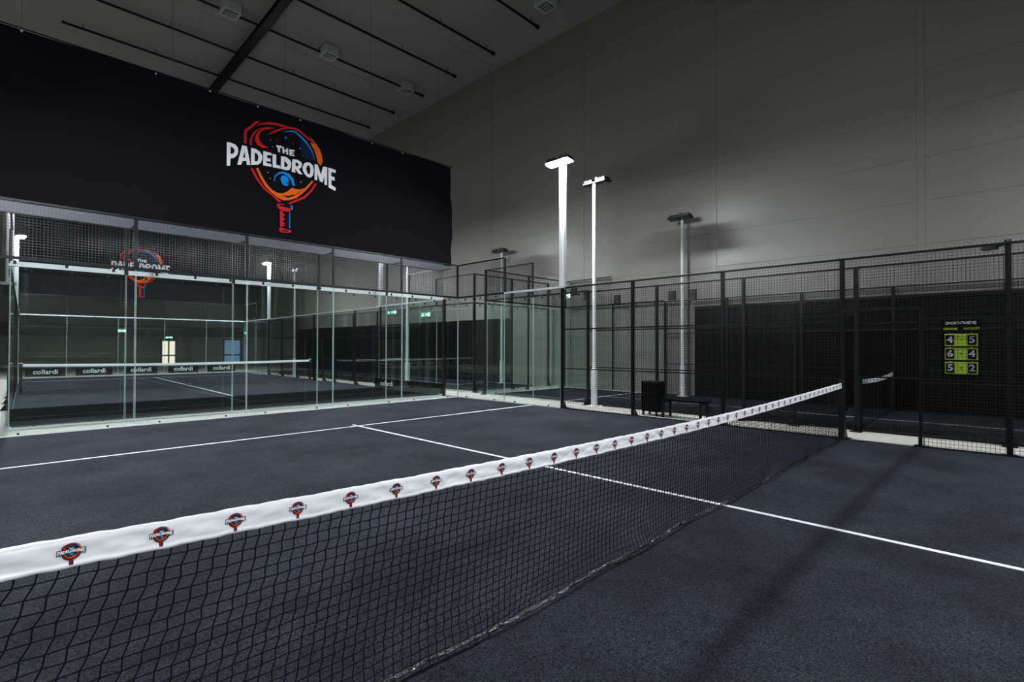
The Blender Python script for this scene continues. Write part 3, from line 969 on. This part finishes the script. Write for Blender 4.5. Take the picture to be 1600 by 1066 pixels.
near_net = net('near black court net with white tape printed with small rackets', (-0.05, 0, 0.012), 0, 4.955, True, z_top)
n2 = net('net of the court behind the glass, hung with black sponsor boards', (w2(0.15, 0)[0], w2(0.15, 0)[1], 0.012), A2, 4.68)
net('short net of the dark narrow court beside the gate', (8.27, 0, 0.012), 0, 1.85)
net('net of the far narrow court beyond the glass corner', (8.42, 20.9, 0.012), 0, 1.8)

# sponsor boards on the second net
for i, x in enumerate((-3.98, -2.72, -1.38, -0.05, 1.27)):
    p = w2(x, -0.06, 0.52)
    rt = thing('sponsor_board', ['leftmost', 'second', 'third', 'fourth', 'rightmost'][i] + ' black sponsor board on the net behind the glass', 'sign', p, A2, 'sponsor boards on the second net')
    MB().box(-0.5, 0.5, -0.006, 0.0, 0, 0.28).build('board', 'black_board', rt)
    put('lettering', text_mesh('collardi', 0.21, 'text_white', 0.004), rt, (0, -0.0085, 0.15), (R(90), 0, 0))
p = w2(4.93, -7.85, 0.013)
rt = thing('sponsor_board', 'low black sponsor board along the right glass of the court behind', 'sign', p, A2 + R(-90))
MB().box(-2.0, 2.0, -0.012, 0.0, 0, 0.36).build('board', 'black_board', rt)
put('lettering', text_mesh('collardi', 0.22, 'text_white', 0.004, sx=1.35), rt, (-1.15, -0.014, 0.19), (R(90), 0, 0))

# ------------------------------------------------------------------ banners
BW, BT, BB = 10.4, 7.2, 4.08


def cloth(x, z):
    e = max(0, (abs(x) - 3.6) / 1.6)
    low = max(0.0, min(1.0, (4.9 - z) / 0.8))
    return (0.022 * math.sin(1.7 * x + 0.5 * z) + 0.010 * math.sin(4.1 * x - 0.9 * z) + low * (0.018 * math.sin(6.3 * x + 2.2 * z) + 0.012 * math.sin(11.0 * x - 3 * z))
            + e * 0.02 * math.sin(7.5 * (x * 0.6 + z)))


def banner(lb, loc, rz, top):
    rt = thing('hanging_banner', lb, 'banner', loc, rz, 'black emblem banners')
    b = MB()
    nx, nz = 130, 44
    for side in (0, 1):
        for j in range(nz + 1):
            for i in range(nx + 1):
                x = -BW / 2 + BW * i / nx
                z = BB + (top - BB) * j / nz
                xx = x + 0.03 * math.sin(2.6 * z) * (abs(x) / 5.2) ** 6
                b.v.append((xx, cloth(x, z) + 0.003 * side, z - 0.02 * (1 - j / nz) * math.cos(1.3 * x)))
    M = (nx + 1) * (nz + 1)
    for j in range(nz):
        for i in range(nx):
            a = j * (nx + 1) + i
            b.f.append((a, a + 1, a + nx + 2, a + nx + 1))
            b.f.append((M + a, M + a + nx + 1, M + a + nx + 2, M + a + 1))
            b.m += [0, 0]
    b.build('cloth', 'banner_cloth', rt, smooth=True)
    mp = lambda lx, lz, lay: (lx, cloth(lx, 5.7 + lz) - 0.006 - 0.0012 * lay, 5.7 + lz)
    put('logo_print', cached('banner_logo', lambda: logo_mesh(mp, False)), rt)
    MB().bar((-BW / 2 - 0.1, 0, top + 0.015), (BW / 2 + 0.06, 0, top + 0.015), 0.014, n=6).build('top_bar', 'black_steel', rt)
    for x in np.arange(-4.6, 5.0, 1.0):
        MB().bar((x, -0.012, top - 0.03), (x, 0.012, top - 0.03), 0.02, n=8).build('eyelet', 'galvanised', rt)
    for x in (-4.6, -2.3, 0.02, 2.35, 4.7):
        MB().bar((x, 0, top), (x, 0, CZ - loc[2]), 0.003, n=4).build('hanging_cord', 'cord', rt)
    return rt


banner('huge black banner with the racket emblem hanging over the glass wall', (0, 10.6, 0), 0, BT)
pb = w2(0, 10.6)
banner('distant black banner with the same emblem, seen through the mesh', (pb[0], pb[1], -0.15), A2, 8.5)

# ------------------------------------------------------------------ scoreboard on the narrow court's fence
SX = 6.12
rt = thing('scoreboard', 'flip scoreboard with three yellow-green rows of set scores behind the mesh', 'scoreboard', (SX, -1.44, 1.0), R(-90))
MB().box(-0.25, 0.25, 0.0, 0.02, 0.03, 1.03).build('back_board', 'black_board', rt)
UP = (R(90), 0, 0)
put('lettering', text_mesh('SPORT-THIEME', 0.062, 'text_white', 0.001, sx=0.92), rt, (0.0, -0.004, 0.935), UP)
put('lettering', text_mesh('HEIM/HOME', 0.055, 'board_yellow', 0.002, sx=0.62), rt, (-0.13, -0.004, 0.84), UP)
put('lettering', text_mesh('GAST/GUEST', 0.055, 'board_yellow', 0.002, sx=0.62), rt, (0.13, -0.004, 0.84), UP)
for i, (z, a, c) in enumerate(((0.56, '4', '5'), (0.33, '6', '4'), (0.10, '5', '2'))):
    rw = MB().box(-0.205, 0.205, -0.012, 0.0, z, z + 0.2).build('score_row', 'board_yellow', rt)
    for s, d in ((-1, a), (1, c)):
        MB().box(s * 0.135 - 0.053, s * 0.135 + 0.053, -0.018, -0.012, z + 0.02, z + 0.18).build('score_card', 'black_board', rw)
        put('digit', text_mesh(d, 0.15, 'digit', 0.004), rw, (s * 0.135, -0.021, z + 0.1), UP)
        MB().bar((s * 0.135, -0.02, z + 0.195), (s * 0.135, -0.01, z + 0.205), 0.006, n=6).build('card_ring', 'galvanised', rw)
    put('set_number', text_mesh(str(i + 1), 0.055, 'black_board', 0.001), rw, (0, -0.0135, z + 0.1), UP)

# ------------------------------------------------------------------ bench, bin and camera in the aisle
rt = thing('bench', 'low black bench in the aisle behind the mesh fence', 'bench', (5.5, 3.0, 0))
for j in range(3):
    MB().box(-0.2 + j * 0.14, -0.08 + j * 0.14, -0.5, 0.5, 0.37, 0.405).build('seat_slat', 'black_board', rt)
for y in (-0.42, 0.42):
    for x in (-0.17, 0.17):
        MB().bevel_box(x - 0.025, x + 0.025, y - 0.025, y + 0.025, 0, 0.37, 0.005).build('leg', 'black_steel', rt)
    MB().box(-0.17, 0.17, y - 0.02, y + 0.02, 0.32, 0.37).build('cross_bar', 'black_steel', rt)
rt = thing('waste_bin', 'square black bin on short legs beside the bench', 'bin', (5.5, 3.75, 0))
MB().bevel_box(-0.18, 0.18, -0.2, 0.2, 0.1, 0.74, 0.02).build('bin_body', 'black_board', rt)
MB().bevel_box(-0.19, 0.19, -0.21, 0.21, 0.74, 0.77, 0.02).build('bin_rim', 'black_steel', rt)
for x in (-0.14, 0.14):
    for y in (-0.16, 0.16):
        MB().box(x - 0.02, x + 0.02, y - 0.02, y + 0.02, 0, 0.1).build('leg', 'black_steel', rt)
rt = thing('fence_camera', 'small black camera on the fence post above the scoreboard', 'camera', (5.05, -2.0, 3.0), R(60))
MB().box(-0.03, 0.03, -0.03, 0.03, 0.0, 0.06).build('mount', 'housing', rt)
MB().bar((-0.02, 0, 0.0), (0.22, 0, -0.02), 0.014, n=6).build('arm', 'housing', rt)
MB().bevel_box(0.12, 0.3, -0.04, 0.04, -0.05, 0.02, 0.012).build('camera_body', 'housing', rt)
MB().bar((0.3, 0, -0.015), (0.315, 0, -0.015), 0.025, n=10).build('lens', 'led_off', rt)
